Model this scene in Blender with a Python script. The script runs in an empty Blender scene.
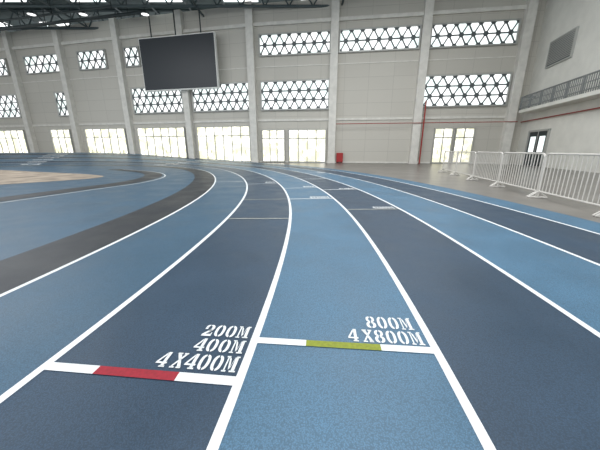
import bpy, bmesh, math, random
from mathutils import Vector, Matrix
random.seed(4)
S=bpy.context.scene
S.view_settings.view_transform='Standard'
S.view_settings.look='None'
S.view_settings.exposure=.25
def lin(c):
    return tuple(((v/255)/12.92 if v/255<=.04045 else ((v/255+.055)/1.055)**2.4) for v in c)+(1,)
# ---------------------------------------------------------------- materials
def nt(name):
    m=bpy.data.materials.new(name); m.use_nodes=True
    return m,m.node_tree.nodes,m.node_tree.links,m.node_tree.nodes['Principled BSDF']
def mat(name,c,rough=.5,metal=0,var=0,scale=5,bump=0,bscale=200,spec=.5):
    m,N,Lk,b=nt(name)
    b.inputs['Base Color'].default_value=lin(c); b.inputs['Roughness'].default_value=rough
    b.inputs['Metallic'].default_value=metal; b.inputs['Specular IOR Level'].default_value=spec
    tc=N.new('ShaderNodeTexCoord')
    if var:
        n=N.new('ShaderNodeTexNoise'); n.inputs['Scale'].default_value=scale; n.inputs['Detail'].default_value=6
        Lk.new(tc.outputs['Object'],n.inputs['Vector'])
        r=N.new('ShaderNodeValToRGB'); r.color_ramp.elements[0].position=.3; r.color_ramp.elements[1].position=.7
        r.color_ramp.elements[0].color=lin([v*(1-var) for v in c]); r.color_ramp.elements[1].color=lin([min(255,v*(1+var)) for v in c])
        Lk.new(n.outputs['Fac'],r.inputs['Fac']); Lk.new(r.outputs['Color'],b.inputs['Base Color'])
    if bump:
        n=N.new('ShaderNodeTexNoise'); n.inputs['Scale'].default_value=bscale; n.inputs['Detail'].default_value=2
        Lk.new(tc.outputs['Object'],n.inputs['Vector'])
        bp=N.new('ShaderNodeBump'); bp.inputs['Strength'].default_value=bump; bp.inputs['Distance'].default_value=.004
        Lk.new(n.outputs['Fac'],bp.inputs['Height']); Lk.new(bp.outputs['Normal'],b.inputs['Normal'])
    return m
def rubber(name,c):
    """prefabricated rubber track: fine grain + broad wear"""
    m,N,Lk,b=nt(name)
    tc=N.new('ShaderNodeTexCoord')
    fine=N.new('ShaderNodeTexVoronoi'); fine.inputs['Scale'].default_value=125
    wear=N.new('ShaderNodeTexNoise'); wear.inputs['Scale'].default_value=1.3; wear.inputs['Detail'].default_value=8
    Lk.new(tc.outputs['Object'],fine.inputs['Vector']); Lk.new(tc.outputs['Object'],wear.inputs['Vector'])
    r=N.new('ShaderNodeValToRGB'); r.color_ramp.elements[0].position=.3; r.color_ramp.elements[1].position=.72
    r.color_ramp.elements[0].color=lin([v*.94 for v in c]); r.color_ramp.elements[1].color=lin([v*1.05 for v in c])
    Lk.new(wear.outputs['Fac'],r.inputs['Fac'])
    r2=N.new('ShaderNodeValToRGB'); r2.color_ramp.elements[0].position=0; r2.color_ramp.elements[1].position=.7
    r2.color_ramp.elements[0].color=(1.25,1.25,1.25,1); r2.color_ramp.elements[1].color=(.67,.67,.67,1)
    Lk.new(fine.outputs['Distance'],r2.inputs['Fac'])
    mx=N.new('ShaderNodeMixRGB'); mx.blend_type='MULTIPLY'; mx.inputs['Fac'].default_value=1
    Lk.new(r.outputs['Color'],mx.inputs[1]); Lk.new(r2.outputs['Color'],mx.inputs[2])
    Lk.new(mx.outputs['Color'],b.inputs['Base Color'])
    mr=N.new('ShaderNodeMapRange'); mr.inputs['From Min'].default_value=.3; mr.inputs['From Max'].default_value=.7
    mr.inputs['To Min'].default_value=.4; mr.inputs['To Max'].default_value=.55
    Lk.new(wear.outputs['Fac'],mr.inputs['Value']); Lk.new(mr.outputs['Result'],b.inputs['Roughness'])
    b.inputs['Specular IOR Level'].default_value=.5
    bp=N.new('ShaderNodeBump'); bp.inputs['Strength'].default_value=.3; bp.inputs['Distance'].default_value=.003
    Lk.new(fine.outputs['Distance'],bp.inputs['Height']); Lk.new(bp.outputs['Normal'],b.inputs['Normal'])
    return m
M_dark=rubber('track_rubber_navy',(46,70,92))
M_light=rubber('track_rubber_blue',(75,115,143))
M_mid=rubber('track_rubber_midblue',(61,94,118))
M_black=rubber('track_kerb_black',(38,44,52))
M_white=mat('line_paint_white',(222,226,228),.6,var=.05,scale=30,bump=.2)
M_red=mat('line_paint_red',(145,20,40),.6,var=.08,scale=40,bump=.2)
M_green=mat('line_paint_green',(128,138,28),.6,var=.08,scale=40,bump=.2)
M_tan=mat('line_paint_worn',(150,152,146),.6,var=.15,scale=20)
M_sand=mat('sand_pale',(150,138,124),.8,var=.2,scale=1.2)
M_conc=mat('concrete_floor',(116,112,107),.32,var=.12,scale=.8)
M_col=mat('column_paint',(212,210,203),.7,var=.04,scale=2)
M_whitewall=mat('white_wall_paint',(214,213,206),.7,var=.03,scale=1)
M_frame=mat('window_frame_aluminium',(170,171,167),.4,metal=.2)
M_lat=mat('lattice_panel',(84,92,94),.5)
M_dk=mat('dark_steel',(48,58,60),.5,metal=.3)
M_steel=mat('truss_steel',(70,82,84),.5,metal=.2)
M_screen=mat('led_screen_black',(38,44,50),.45)
M_bezel=mat('screen_bezel',(225,226,222),.5)
M_pipe=mat('red_pipe',(150,50,42),.5)
M_galv=mat('galvanised_steel',(205,202,196),.4,metal=.1)
M_rail=mat('balcony_rail_steel',(120,124,124),.4,metal=.2)
M_redbox=mat('hydrant_red',(160,30,30),.4)
M_deck=mat('roof_decking',(62,78,78),.7,var=.15,scale=.5)
M_darkglass=mat('dark_glass',(84,90,94),.35)
def wallmat(name,c,bw=2.4,bh=1.2):
    m,N,Lk,b=nt(name)
    tc=N.new('ShaderNodeTexCoord'); sp=N.new('ShaderNodeSeparateXYZ'); cb=N.new('ShaderNodeCombineXYZ')
    Lk.new(tc.outputs['Object'],sp.inputs[0]); Lk.new(sp.outputs['X'],cb.inputs['X']); Lk.new(sp.outputs['Z'],cb.inputs['Y'])
    br=N.new('ShaderNodeTexBrick'); br.offset=0; br.inputs['Scale'].default_value=1
    br.inputs['Brick Width'].default_value=bw; br.inputs['Row Height'].default_value=bh; br.inputs['Mortar Size'].default_value=.02
    br.inputs['Color1'].default_value=lin(c); br.inputs['Color2'].default_value=lin([v*.98 for v in c]); br.inputs['Mortar'].default_value=lin([v*.9 for v in c])
    Lk.new(cb.outputs[0],br.inputs['Vector']); Lk.new(br.outputs['Color'],b.inputs['Base Color'])
    b.inputs['Roughness'].default_value=.75
    return m
M_wall=wallmat('grey_wall_panels',(194,191,182))
def glow(name,c1,c2,st,scale=.6):
    m,N,Lk,b=nt(name)
    tc=N.new('ShaderNodeTexCoord'); n=N.new('ShaderNodeTexNoise'); n.inputs['Scale'].default_value=scale; n.inputs['Detail'].default_value=5
    Lk.new(tc.outputs['Object'],n.inputs['Vector'])
    r=N.new('ShaderNodeValToRGB'); r.color_ramp.elements[0].position=.42; r.color_ramp.elements[1].position=.58
    r.color_ramp.elements[0].color=lin(c1); r.color_ramp.elements[1].color=lin(c2)
    Lk.new(n.outputs['Fac'],r.inputs['Fac'])
    Lk.new(r.outputs['Color'],b.inputs['Emission Color']); b.inputs['Emission Strength'].default_value=st
    b.inputs['Base Color'].default_value=(.1,.1,.1,1); b.inputs['Roughness'].default_value=.2
    return m
M_sky=glow('daylit_glass_upper',(225,238,236),(255,255,255),1.3)
M_out=glow('daylit_glass_doors',(190,188,155),(255,252,238),2.0,1.1)
M_skyl=glow('rooflight',(225,240,240),(255,255,255),1.6)
# ---------------------------------------------------------------- mesh helpers
def obj(name,bm,mats,parent=None,mw=None,smooth=False):
    me=bpy.data.meshes.new(name); bm.to_mesh(me); bm.free()
    for m in mats: me.materials.append(m)
    if smooth:
        for p in me.polygons: p.use_smooth=True
    o=bpy.data.objects.new(name,me); S.collection.objects.link(o)
    if mw is not None: o.matrix_world=mw
    if parent is not None: o.parent=parent
    return o
def box(bm,x0,x1,y0,y1,z0,z1,mi=0):
    v=[bm.verts.new(p) for p in ((x0,y0,z0),(x1,y0,z0),(x1,y1,z0),(x0,y1,z0),(x0,y0,z1),(x1,y0,z1),(x1,y1,z1),(x0,y1,z1))]
    for q in ((0,3,2,1),(4,5,6,7),(0,1,5,4),(1,2,6,5),(2,3,7,6),(3,0,4,7)):
        f=bm.faces.new([v[i] for i in q]); f.material_index=mi
def tube(bm,a,b,r,seg=8,mi=0):
    a=Vector(a); b=Vector(b); d=(b-a).normalized()
    u=d.orthogonal().normalized(); w=d.cross(u)
    ra=[bm.verts.new(a+(u*math.cos(t)+w*math.sin(t))*r) for t in [2*math.pi*i/seg for i in range(seg)]]
    rb=[bm.verts.new(b+(u*math.cos(t)+w*math.sin(t))*r) for t in [2*math.pi*i/seg for i in range(seg)]]
    for i in range(seg):
        f=bm.faces.new((ra[i],ra[(i+1)%seg],rb[(i+1)%seg],rb[i])); f.material_index=mi
    f=bm.faces.new(ra[::-1]); f.material_index=mi
    f=bm.faces.new(rb); f.material_index=mi
def bar2(bm,p,q,w,y0,y1,mi=0):
    """flat bar in wall plane (x,z), depth y0..y1"""
    dx,dz=q[0]-p[0],q[1]-p[1]; l=math.hypot(dx,dz); nx,nz=-dz/l*w/2,dx/l*w/2
    c=[(p[0]+nx,p[1]+nz),(q[0]+nx,q[1]+nz),(q[0]-nx,q[1]-nz),(p[0]-nx,p[1]-nz)]
    A=[bm.verts.new((x,y0,z)) for x,z in c]; B=[bm.verts.new((x,y1,z)) for x,z in c]
    fs=[A,B[::-1]]+[[A[i],B[i],B[(i+1)%4],A[(i+1)%4]] for i in range(4)]
    for f in fs:
        g=bm.faces.new(f); g.material_index=mi
# ---------------------------------------------------------------- track geometry
W=1.335; R0=31.3
CX,CY=-31.5,5.1
PHI1=math.radians(22)
REN=38.0
phi0=math.radians(-24)
s_start=REN*phi0
PTS=[]
n0=40
for i in range(n0):
    ph=phi0*(1-i/n0)
    PTS.append((REN*ph,CX+R0-REN+REN*math.cos(ph),CY+REN*math.sin(ph),ph))
dS0=-s_start/n0
x=CX+R0; y=CY; ph=0.0; s=0.0; ds=dS0
while ph<math.radians(200):
    PTS.append((s,x,y,ph))
    Rr=R0 if ph<PHI1 else max(17,R0-(ph-PHI1)*60)
    ph2=ph+ds/Rr; pm=(ph+ph2)/2
    x+=-math.sin(pm)*ds; y+=math.cos(pm)*ds; ph=ph2; s+=ds
SMAX=PTS[-1][0]
OUT=4*W+.8; IN=-2*W
def bank(s,o):
    t=min(1,max(0,(s-20)/20)); t=t*t*(3-2*t)
    return t*1.05*max(0,(o-IN)/(OUT-IN))
def P(s,o,dz=0):
    i=(s-s_start)/ds; k=max(0,min(len(PTS)-2,int(i))); f=i-k
    a,b=PTS[k],PTS[k+1]
    x=a[1]+(b[1]-a[1])*f; y=a[2]+(b[2]-a[2])*f; ph=a[3]+(b[3]-a[3])*f
    return Vector((x+math.cos(ph)*o,y+math.sin(ph)*o,bank(s,o)+dz))
def strip(bm,s0,s1,o0,o1,dz=0,mi=0,step=.5,nd=1):
    n=max(1,int(abs(s1-s0)/step)); rows=[]
    for i in range(n+1):
        s=s0+(s1-s0)*i/n
        rows.append([bm.verts.new(P(s,o0+(o1-o0)*j/nd,dz)) for j in range(nd+1)])
    for i in range(n):
        for j in range(nd):
            f=bm.faces.new((rows[i][j],rows[i][j+1],rows[i+1][j+1],rows[i+1][j])); f.material_index=mi
bm=bmesh.new()
lanes=[(-2,-1,2),(-1,0,0),(0,1,1),(1,2,0),(2,3,1),(3,4,0)]
for a,b,mi in lanes: strip(bm,s_start,SMAX,a*W,b*W,0,mi)
strip(bm,s_start,SMAX,4*W,OUT,0,1)
strip(bm,s_start,SMAX,IN-1.0,IN,0,3)
# skirt on the banked outer edge
n=int((SMAX-s_start)/.5); prev=None
for i in range(n+1):
    s=s_start+(SMAX-s_start)*i/n; p=P(s,OUT); a=bm.verts.new(p); b=bm.verts.new((p.x,p.y,-.02))
    if prev: f=bm.faces.new((prev[0],a,b,prev[1])); f.material_index=3
    prev=(a,b)
track=obj('running_track',bm,[M_dark,M_light,M_mid,M_black])
LW=.058
bm=bmesh.new()
for k in range(-2,5):
    strip(bm,s_start,SMAX,k*W-LW/2,k*W+LW/2,.003,0,.4)
obj('lane_lines',bm,[M_white],track)
def cross(name,s,o0,o1,w=.05,mats=(M_white,),segs=((0,1,0),)):
    bm=bmesh.new()
    for a,b,mi in segs: strip(bm,s,s+w,o0+(o1-o0)*a,o0+(o1-o0)*b,.005,mi,nd=3)
    return obj(name,bm,list(mats),track)
def s_of(Y,o=0):
    best=min(PTS,key=lambda p:abs(p[2]+math.sin(p[3])*o-Y) if p[3]<1 else 99)
    a=best
    return a[0]+(Y-(a[2]+math.sin(a[3])*o))/math.cos(a[3])
sL=s_of(1.385); sR=s_of(1.775)
cross('start_line_200m',sL-.03,-W+LW/2,-LW/2,.07,(M_white,M_red),((0,.27,0),(.27,.705,1),(.705,1,0)))
cross('start_line_800m',sR-.03,LW/2,W-LW/2,.065,(M_white,M_green),((0,.285,0),(.285,.715,1),(.715,1,0)))
for Y,k,mm in ((5.55,-1,M_tan),(7.8,-1,M_tan),(6.45,1,M_tan),(7.9,0,M_white),(10.2,0,M_white),(11.5,-1,M_white),(9.8,1,M_white),(13.5,1,M_white),(16,0,M_tan),(17,2,M_white),(12.2,-2,M_white),(10.5,-2,M_tan)):
    cross('relay_zone_line',s_of(Y,k*W),k*W+LW/2,(k+1)*W-LW/2,.055,(mm,))
# ---------------------------------------------------------------- stencil glyphs (slab stencil, 1 wide x 1.6 high)
def half(cx,cy,rx,ry,ix,iy,side,gap):
    o=[];q=[]
    n=12
    for i in range(n+1):
        t=-math.pi/2+math.pi*i/n
        e=.8
        c=abs(math.cos(t))**e; sn=math.copysign(abs(math.sin(t))**e,math.sin(t))
        o.append((cx+side*max(gap,rx*c),cy+ry*sn)); q.append((cx+side*max(gap,ix*c),cy+iy*sn))
    return [[o[i],o[i+1],q[i+1],q[i]] for i in range(n)]
G={}
G['0']=half(.5,.8,.48,.8,.2,.6,1,.06)+half(.5,.8,.48,.8,.2,.6,-1,.06)
G['8']=sum([half(.5,1.2,.43,.4,.17,.23,sd,.06)+half(.5,.42,.48,.42,.19,.24,sd,.06) for sd in (1,-1)],[])
G['4']=[[(.48,0),(1,0),(1,.15),(.48,.15)],[(.58,.1),(.87,.1),(.87,.38),(.58,.38)],[(.0,.36),(1,.36),(1,.54),(.0,.54)],[(.58,.5),(.87,.5),(.87,1.6),(.58,1.6)],[(.0,.54),(.2,.54),(.54,1.25),(.54,1.6)]]
G['2']=[[(.02,0),(.98,0),(.98,.32),(.02,.24)],[(.83,.25),(.98,.25),(.98,.52),(.88,.52)],[(.02,.26),(.34,.26),(.94,.86),(.6,.9)]]+[q for q in half(.46,1.15,.5,.45,.21,.29,1,.05)]+[q for q in half(.46,1.15,.43,.45,.15,.29,-1,.05)[6:]]+[[(.03,.96),(.32,.96),(.32,1.22),(.03,1.22)]]
G['X']=[[(.04,.1),(.2,.1),(.98,1.5),(.74,1.5)],[(.0,1.5),(.37,1.5),(.57,1.0),(.42,.79)],[(.45,.71),(.62,.87),(1,.1),(.65,.1)],[(0,0),(.42,0),(.42,.15),(0,.15)],[(.58,0),(1,0),(1,.15),(.58,.15)],[(0,1.45),(.44,1.45),(.44,1.6),(0,1.6)],[(.6,1.45),(1,1.45),(1,1.6),(.6,1.6)]]
G['M']=[[(.0,0),(.38,0),(.38,.15),(.0,.15)],[(.66,0),(1.2,0),(1.2,.15),(.66,.15)],[(.12,.1),(.25,.1),(.25,1.5),(.12,1.5)],[(.8,.1),(1.09,.1),(1.09,1.5),(.8,1.5)],[(0,1.45),(.34,1.45),(.34,1.6),(0,1.6)],[(.88,1.45),(1.2,1.45),(1.2,1.6),(.88,1.6)],[(.26,1.6),(.47,1.3),(.62,.5),(.53,.18)],[(.58,.18),(.66,.5),(.78,1.3),(.78,1.6)]]
def text(name,t,s0,oR,gw,gh):
    bm=bmesh.new()
    wid={'M':1.2}; sp=.16
    tot=sum((.3 if c==' ' else wid.get(c,1)+sp) for c in t)-sp
    o=oR-tot*gw
    for c in t:
        if c==' ': o+=.3*gw; continue
        for poly in G[c]:
            vs=[bm.verts.new(P(s0+p[1]/1.6*gh,o+p[0]*gw,.006)) for p in poly]
            try: bm.faces.new(vs)
            except Exception: pass
        o+=(wid.get(c,1)+sp)*gw
    bmesh.ops.recalc_face_normals(bm,faces=bm.faces)
    for f in bm.faces:
        if f.normal.z<0: f.normal_flip()
    return obj(name,bm,[M_white],track)
text('lettering_4x400m','4 X400M',sL+.07,-.05,.077,.14)
text('lettering_400m','400M',sL+.24,-.055,.079,.135)
text('lettering_200m','200M',sL+.405,-.06,.079,.14)
text('lettering_4x800m','4 X800M',sR+.05,W-.06,.077,.145)
text('lettering_800m','800M',sR+.22,W-.085,.08,.155)
text('lettering_relay','4X800M',s_of(6.62,2*W),2*W-.1,.075,.22)
text('lettering_relay','4X200M',s_of(8.0,0),W-.1,.085,.3)
text('lettering_relay','4X400M',s_of(10.0,2*W),2*W-.1,.08,.3)
text('lettering_relay','800M',s_of(10.4,0),W-.1,.09,.3)
text('lettering_relay','400M',s_of(11.8,-W),-.1,.09,.35)
text('lettering_relay','400M',s_of(17.3,3*W),3*W-.1,.09,.4)
for k in range(-2,4):
    text('lane_number','024802'[k+2],26,k*W+W*.72,.5,1.6)
    text('lane_number','208420'[k+2],40,k*W+W*.72,.5,1.6)
# ---------------------------------------------------------------- ground
bm=bmesh.new(); box(bm,-70,40,-12,48,-.3,-.02); obj('floor',bm,[M_conc])
bm=bmesh.new()
vs=[bm.verts.new(P(s_start+i*(SMAX-s_start)/120,IN-.95,-.006)) for i in range(121)]
f=bm.faces.new(vs)
if f.normal.z<0: f.normal_flip()
bmesh.ops.triangulate(bm,faces=[f])
obj('infield_rubber_floor',bm,[M_mid])
def gstrip(name,pts,w,mat_,z=.002):
    bm=bmesh.new(); prev=None
    for i,p in enumerate(pts):
        a=Vector(pts[max(0,i-1)]); b=Vector(pts[min(len(pts)-1,i+1)]); d=(b-a).normalized(); n=Vector((-d.y,d.x))
        l=bm.verts.new((p[0]+n.x*w/2,p[1]+n.y*w/2,z)); r=bm.verts.new((p[0]-n.x*w/2,p[1]-n.y*w/2,z))
        if prev: bm.faces.new((prev[1],r,l,prev[0]))
        prev=(l,r)
    return obj(name,bm,[mat_])
c0=[(-10,0.5),(-8.8,4.5),(-8.15,7.3),(-7.5,9.8),(-6.9,12.3),(-7.4,15.2),(-9.4,18.0),(-13,20.4)]
def cr(pts,n=8):
    out=[]
    q=[pts[0]]+pts+[pts[-1]]
    for i in range(1,len(q)-2):
        for j in range(n):
            t=j/n; out.append(tuple(.5*((2*q[i][k])+(-q[i-1][k]+q[i+1][k])*t+(2*q[i-1][k]-5*q[i][k]+4*q[i+1][k]-q[i+2][k])*t*t+(-q[i-1][k]+3*q[i][k]-3*q[i+1][k]+q[i+2][k])*t**3) for k in (0,1)))
    out.append(pts[-1]); return out
c1=cr(c0)
gstrip('infield_line',c1,.06,M_white,.004)
gstrip('infield_black_band',[(p[0]-.7,p[1]+.1) for p in c1],.9,M_black,.001)
bm=bmesh.new()
vs=[bm.verts.new(p+(0.0,)) for p in cr([(-12.5,11.2),(-26,13.6),(-36,20),(-28,22),(-18,18.5),(-10.6,15.0),(-12.5,11.2)])[:-1]]
f=bm.faces.new(vs)
if f.normal.z<0: f.normal_flip()
obj('long_jump_sand_pit',bm,[M_sand])
# ---------------------------------------------------------------- walls
C=Vector((-5,32,0)); RC=Vector((21.5,28.2,0)); LC=Vector((-44,40.5,0)); RR=Vector((17.2,11,0))
def frame(A,B,inside):
    """local x along A->B, local y = into room (towards camera), z up"""
    d=(B-A).normalized(); n=Vector((0,0,1)).cross(d)
    if n.dot(inside-A)<0: n=-n
    return Matrix(((d.x,n.x,0,A.x),(d.y,n.y,0,A.y),(0,0,1,0),(0,0,0,1))),(B-A).length
cam0=Vector((0,0,0))
FB,lb=frame(C,RC,cam0); FL,ll=frame(C,LC,cam0); FR,lr=frame(RC,RR,cam0)
TOP=15.3
for nm,F,l,mt in (('wall_back',FB,lb,M_wall),('wall_back_left',FL,ll+10,M_wall),('wall_right',FR,30,M_whitewall)):
    bm=bmesh.new(); box(bm,-.0,l,-.4,0,-.02,TOP); obj(nm,bm,[mt],mw=F)
nwin=[0]; ndoor=[0]
def lattice(F,s0,s1,z0,z1,cell=None):
    """daylit pane behind a honeycomb (triangular-grid) sun-screen with hexagonal node plates"""
    nwin[0]+=1; bm=bmesh.new()
    box(bm,s0,s1,.01,.05,z0,z1,0)
    fw=.12
    box(bm,s0-fw,s1+fw,.0,.2,z1,z1+fw,1); box(bm,s0-fw,s1+fw,0,.25,z0-fw,z0,1)
    box(bm,s0-fw,s0,0,.2,z0,z1,1); box(bm,s1,s1+fw,0,.2,z0,z1,1)
    h=z1-z0; nr=max(2,round(h/.9)); ch=h/nr; nc=max(1,round((s1-s0)/(ch*1.15))); cw=(s1-s0)/nc
    bw=.11
    def node(x_,z_,r):
        pts=[]
        for i in range(6):
            t=math.pi/3*i; px=min(s1,max(s0,x_+r*math.cos(t))); pz=min(z1,max(z0,z_+r*math.sin(t))); pts.append((px,pz))
        v=[bm.verts.new((p[0],.13,p[1])) for p in pts]
        f=bm.faces.new(v); f.material_index=2
    for j in range(nr+1):
        off=0 if j%2==0 else cw/2
        z_=z0+j*ch
        if 0<j<nr: bar2(bm,(s0,z_),(s1,z_),bw,.05,.12,2)
        n_=nc+1 if j%2==0 else nc
        for i in range(n_):
            x_=s0+off+i*cw
            node(x_,z_,.25)
            if j<nr:
                for sg in (-1,1):
                    x2=x_+sg*cw/2
                    if s0-.01<=x2<=s1+.01: bar2(bm,(x_,z_),(x2,z_+ch),bw,.05,.12,2)
    return obj('window_%d'%nwin[0],bm,[M_sky,M_frame,M_lat],mw=F)
def glazed(F,s0,s1,z0,z1,n,door=True,transom=.75):
    bm=bmesh.new(); box(bm,s0,s1,.01,.05,z0,z1,0); fw=.1
    box(bm,s0-fw,s1+fw,0,.2,z1,z1+fw,1); box(bm,s0-fw,s0,0,.2,z0,z1,1); box(bm,s1,s1+fw,0,.2,z0,z1,1); box(bm,s0-fw,s1+fw,0,.2,z0-.06,z0+.06,1)
    zt=z0+(z1-z0)*transom; box(bm,s0,s1,.04,.13,zt-.05,zt+.05,1)
    for i in range(1,n):
        x_=s0+(s1-s0)*i/n; box(bm,x_-.05,x_+.05,.04,.13,z0,z1,1)
    if door:
        for i in range(n):
            x_=s0+(s1-s0)*(i+.5)/n; box(bm,x_-.025,x_+.025,.12,.18,z0+.9,z0+1.3,1)
    nm='door_%d'; c=ndoor
    if not door: nm='window_%d'; c=nwin
    c[0]+=1
    return obj(nm%c[0],bm,[M_out,M_frame],mw=F)
for a,b in ((.95,8.0),(9.05,16.4),(17.5,24.8)): lattice(FB,a,b,10.7,12.5)
for a,b in ((.95,8.0),(17.4,24.9)): lattice(FB,a,b,5.55,8.2)
for a,b in ((24.5,29.9),(17.9,21.7),(13.4,15.2),(33,38)): lattice(FL,a,b,10.6,12.4)
for a,b in ((.5,7.1),(8.5,15),(24.6,26.3),(32.7,38)): lattice(FL,a,b,5.6,8.2)
glazed(FB,.9,3.3,.1,3.4,3,False); glazed(FB,3.9,7.8,.05,3.4,4); glazed(FB,18.9,20.5,.05,3.4,2); glazed(FB,20.9,22.5,.05,3.4,2)
for a,b,n in ((.6,7.0,6),(8.7,15,6),(16.9,22.8,5),(25.3,28.3,3),(33,38.8,5)): glazed(FL,a,b,.05,3.85,n)
# columns
def column(F,s,w=.75,d=.55):
    bm=bmesh.new(); box(bm,s-w/2,s+w/2,0,d,-.02,TOP,0); box(bm,s-w/2-.06,s+w/2+.06,0,d+.06,-.02,.25,0)
    obj('column',bm,[M_col],mw=F)
for s_ in (0,8.5,16.95,25.5): column(FB,s_)
for s_ in (7.8,15.9,24,31.6,39.5): column(FL,s_,.7)
k=0
for F,l in ((FB,26),(FL,44)):
    for z_,h_,d_ in ((13.3,.3,.25),(9.6,.1,.05),(4.35,.22,.1),(0.0,.15,.06)):
        k+=1; bm=bmesh.new(); box(bm,0,l,0,d_,z_,z_+h_,0); obj('trim_%d'%k,bm,[M_col],mw=F)
# red sprinkler pipe
bm=bmesh.new()
tube(bm,FB@Vector((8.9,.65,3.95)),FB@Vector((26,.65,3.95)),.035); tube(bm,FR@Vector((0.1,.15,3.95)),FR@Vector((14,.15,3.95)),.045)
tube(bm,FB@Vector((17.55,.6,0)),FB@Vector((17.55,.6,6)),.07)
obj('sprinkler_pipe',bm,[M_pipe])
bm=bmesh.new(); box(bm,-.35,.35,0,.3,.1,1.05,0); box(bm,-.3,.3,.3,.33,.15,1.0,1); box(bm,-.3,-.2,.0,.2,0,.1,0); box(bm,.2,.3,0,.2,0,.1,0)
obj('fire_hydrant_cabinet',bm,[M_redbox,M_redbox],mw=FB@Matrix.Translation((9.4,.05,0)))
# LED screen
bm=bmesh.new()
box(bm,3.5,12.2,.9,1.25,7.75,12.7,0); box(bm,3.4,12.3,.85,1.2,7.65,12.8,1)
for x_ in (5,7.9,10.8): box(bm,x_-.08,x_+.08,.0,.9,8.5,8.7,2); box(bm,x_-.08,x_+.08,.0,.9,12,12.2,2); box(bm,x_-.04,x_+.04,.95,1.05,12.8,15.2,2)
obj('led_scoreboard_screen',bm,[M_screen,M_bezel,M_dk],mw=FL)
# ---------------------------------------------------------------- right wall details
bm=bmesh.new(); box(bm,2.0,4.8,.0,.06,0,2.9,0); box(bm,1.85,2.0,0,.14,0,3.0,1); box(bm,4.8,4.95,0,.14,0,3.0,1); box(bm,1.85,4.95,0,.14,2.9,3.05,1); box(bm,3.37,3.43,.05,.1,0,2.9,1)
box(bm,2.3,3.1,.06,.08,1.2,2.5,2); box(bm,3.7,4.5,.06,.08,1.2,2.5,2)
ndoor[0]+=1; obj('door_%d'%ndoor[0],bm,[M_dk,M_frame,M_sky],mw=FR)
bm=bmesh.new(); box(bm,2.4,5.4,.0,.08,8.1,9.9,0); box(bm,2.3,5.5,0,.14,9.9,10,1); box(bm,2.3,5.5,0,.14,8.0,8.1,1); box(bm,2.3,2.4,0,.14,8.1,9.9,1); box(bm,5.4,5.5,0,.14,8.1,9.9,1)
for i in range(1,14): box(bm,2.4,5.4,.08,.13,8.1+i*.13,8.16+i*.13,2)
nwin[0]+=1; obj('window_%d'%nwin[0],bm,[M_darkglass,M_frame,M_frame],mw=FR)
bm=bmesh.new()
box(bm,1.5,16,0,1.1,4.6,4.85,0)
tube(bm,(1.5,1.05,5.95),(16,1.05,5.95),.06,8,1); tube(bm,(1.5,1.05,5.05),(16,1.05,5.05),.04,8,1); tube(bm,(1.5,0,5.95),(1.5,1.05,5.95),.06,8,1); tube(bm,(1.5,1.05,5.5),(16,1.05,5.5),.03,8,1)
for i in range(74):
    x_=1.5+i*.197; tube(bm,(x_,1.05,4.85),(x_,1.05,5.95),.06 if i%8==0 else .028,6,1)
obj('balcony',bm,[M_whitewall,M_rail],mw=FR)
# ---------------------------------------------------------------- crowd barriers
def barrier(a,b):
    d=Vector(b)-Vector(a); l=d.length-.08; h=1.3; bm=bmesh.new(); r=.026; cr_=.12
    tube(bm,(0,0,.0),(0,0,h-cr_),r); tube(bm,(l,0,0),(l,0,h-cr_),r)
    def arc(cx,sgn):
        pts=[(cx+sgn*cr_*math.cos(t),0,h-cr_+cr_*math.sin(t)) for t in [math.pi/2*i/4 for i in range(5)]]
        for p,q in zip(pts,pts[1:]): tube(bm,p,q,r)
    arc(cr_,-1); arc(l-cr_,1)
    tube(bm,(cr_,0,h),(l-cr_,0,h),r); tube(bm,(0,0,.2),(l,0,.2),r)
    n=int(l/.15)
    for i in range(1,n): tube(bm,(l*i/n,0,.2),(l*i/n,0,h),.013,6)
    for x_ in (.0,l):
        tube(bm,(x_,-.25,.02),(x_,.25,.02),r); tube(bm,(x_,-.25,.02),(x_,0,.2),r*.7); tube(bm,(x_,.25,.02),(x_,0,.2),r*.7)
    ang=math.atan2(d.y,d.x)
    obj('crowd_barrier',bm,[M_galv],mw=Matrix.Translation((a[0],a[1],-.015))@Matrix.Rotation(ang,4,'Z'))
A=Vector((9.3,18.2)); B=Vector((6.68,5.75)); u=(B-A).normalized(); L5=(B-A).length/5
for i in range(6): barrier(A+u*L5*i,A+u*L5*(i+1))
# ---------------------------------------------------------------- roof
bm=bmesh.new(); box(bm,-70,40,-12,48,TOP+1.2,TOP+1.4,0); obj('ceiling',bm,[M_deck])
bm=bmesh.new()
for yy in range(16,46,5):
    z0,z1=TOP-.6,TOP+1.1
    tube(bm,(-62,yy,z0),(30,yy,z0),.13); tube(bm,(-62,yy,z1),(30,yy,z1),.13)
    n=40
    for i in range(n):
        xa=-62+92*i/n; xb=-62+92*(i+.5)/n; xc=-62+92*(i+1)/n
        tube(bm,(xa,yy,z1),(xb,yy,z0),.07,6); tube(bm,(xb,yy,z0),(xc,yy,z1),.07,6)
for xx in range(-60,30,4): tube(bm,(xx,14,TOP+.9),(xx,46,TOP+.9),.08,6)
for xx in (-52,-38,-24,-10,4,18): tube(bm,(xx,14,TOP-.6),(xx,46,TOP-.6),.1,6)
obj('roof_trusses',bm,[M_steel])
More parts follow.
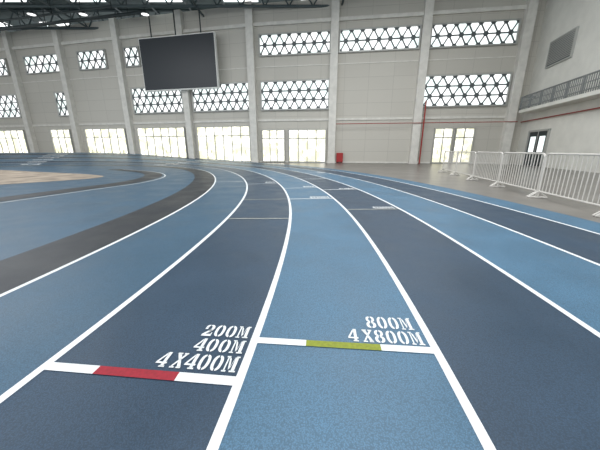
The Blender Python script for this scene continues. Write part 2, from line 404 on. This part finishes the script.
# service pipes / cable trays hung under the trusses on the left
bm=bmesh.new()
tube(bm,FL@Vector((10,2.5,14.5)),FL@Vector((44,2.5,14.5)),.16); tube(bm,FL@Vector((12,4.5,14.3)),FL@Vector((40,4.5,14.3)),.1)
for i in range(9):
    s_=12+i*3.5; tube(bm,FL@Vector((s_,2.5,14.5)),FL@Vector((s_,2.5,16)),.04,6); tube(bm,FL@Vector((s_,4.5,14.3)),FL@Vector((s_,4.5,16)),.04,6)
obj('roof_service_pipes',bm,[M_dk])
def lamp(x_,y_):
    bm=bmesh.new(); z=14.0
    tube(bm,(0,0,z+.35),(0,0,z+1.0),.03,6,0); tube(bm,(0,0,z+.15),(0,0,z+.35),.16,12,0)
    seg=14
    t0=[bm.verts.new((.16*math.cos(2*math.pi*i/seg),.16*math.sin(2*math.pi*i/seg),z+.2)) for i in range(seg)]
    t1=[bm.verts.new((.36*math.cos(2*math.pi*i/seg),.36*math.sin(2*math.pi*i/seg),z)) for i in range(seg)]
    for i in range(seg): bm.faces.new((t0[i],t0[(i+1)%seg],t1[(i+1)%seg],t1[i]))
    f=bm.faces.new([bm.verts.new((v.co.x*.95,v.co.y*.95,z+.01)) for v in t1]); f.material_index=1
    obj('high_bay_lamp',bm,[M_dk,M_skyl],mw=Matrix.Translation((x_,y_,0)))
for x_,y_ in ((-38,36),(-31,31),(-26,31),(-21,31),(-31,26),(-15,31)): lamp(x_,y_)
bm=bmesh.new()
for xx in range(-56,28,8):
    for yy in (18,25.5,33,39): box(bm,xx,xx+3.6,yy,yy+1.1,TOP+1.1,TOP+1.19,0)
obj('rooflight_panels',bm,[M_skyl])
# ---------------------------------------------------------------- light
w=bpy.data.worlds.new('World'); S.world=w; w.use_nodes=True
w.node_tree.nodes['Background'].inputs[0].default_value=(.93,.97,1,1); w.node_tree.nodes['Background'].inputs[1].default_value=1.4
def area(name,loc,rot,sx,sy,e,c=(1,1,1)):
    l=bpy.data.lights.new(name,'AREA'); l.shape='RECTANGLE'; l.size=sx; l.size_y=sy; l.energy=e; l.color=c
    o=bpy.data.objects.new(name,l); o.location=loc; o.rotation_euler=rot; S.collection.objects.link(o)
for i,(x_,y_) in enumerate(((-22,4),(2,4),(-22,18),(4,17))):
    area('overhead_fill_light',(x_,y_,14.3),(0,0,0),12,5,1700,(.98,.99,1))  # broad area lights added under the roof for ambient light, no fixture modelled here
# ---------------------------------------------------------------- camera
cd=bpy.data.cameras.new('camera'); cd.sensor_width=36; cd.lens=274/600*36; cd.clip_end=300
co=bpy.data.objects.new('camera',cd); co.location=(0,0,1.4); co.rotation_euler=(math.radians(90-15.4),0,0)
S.collection.objects.link(co); S.camera=co
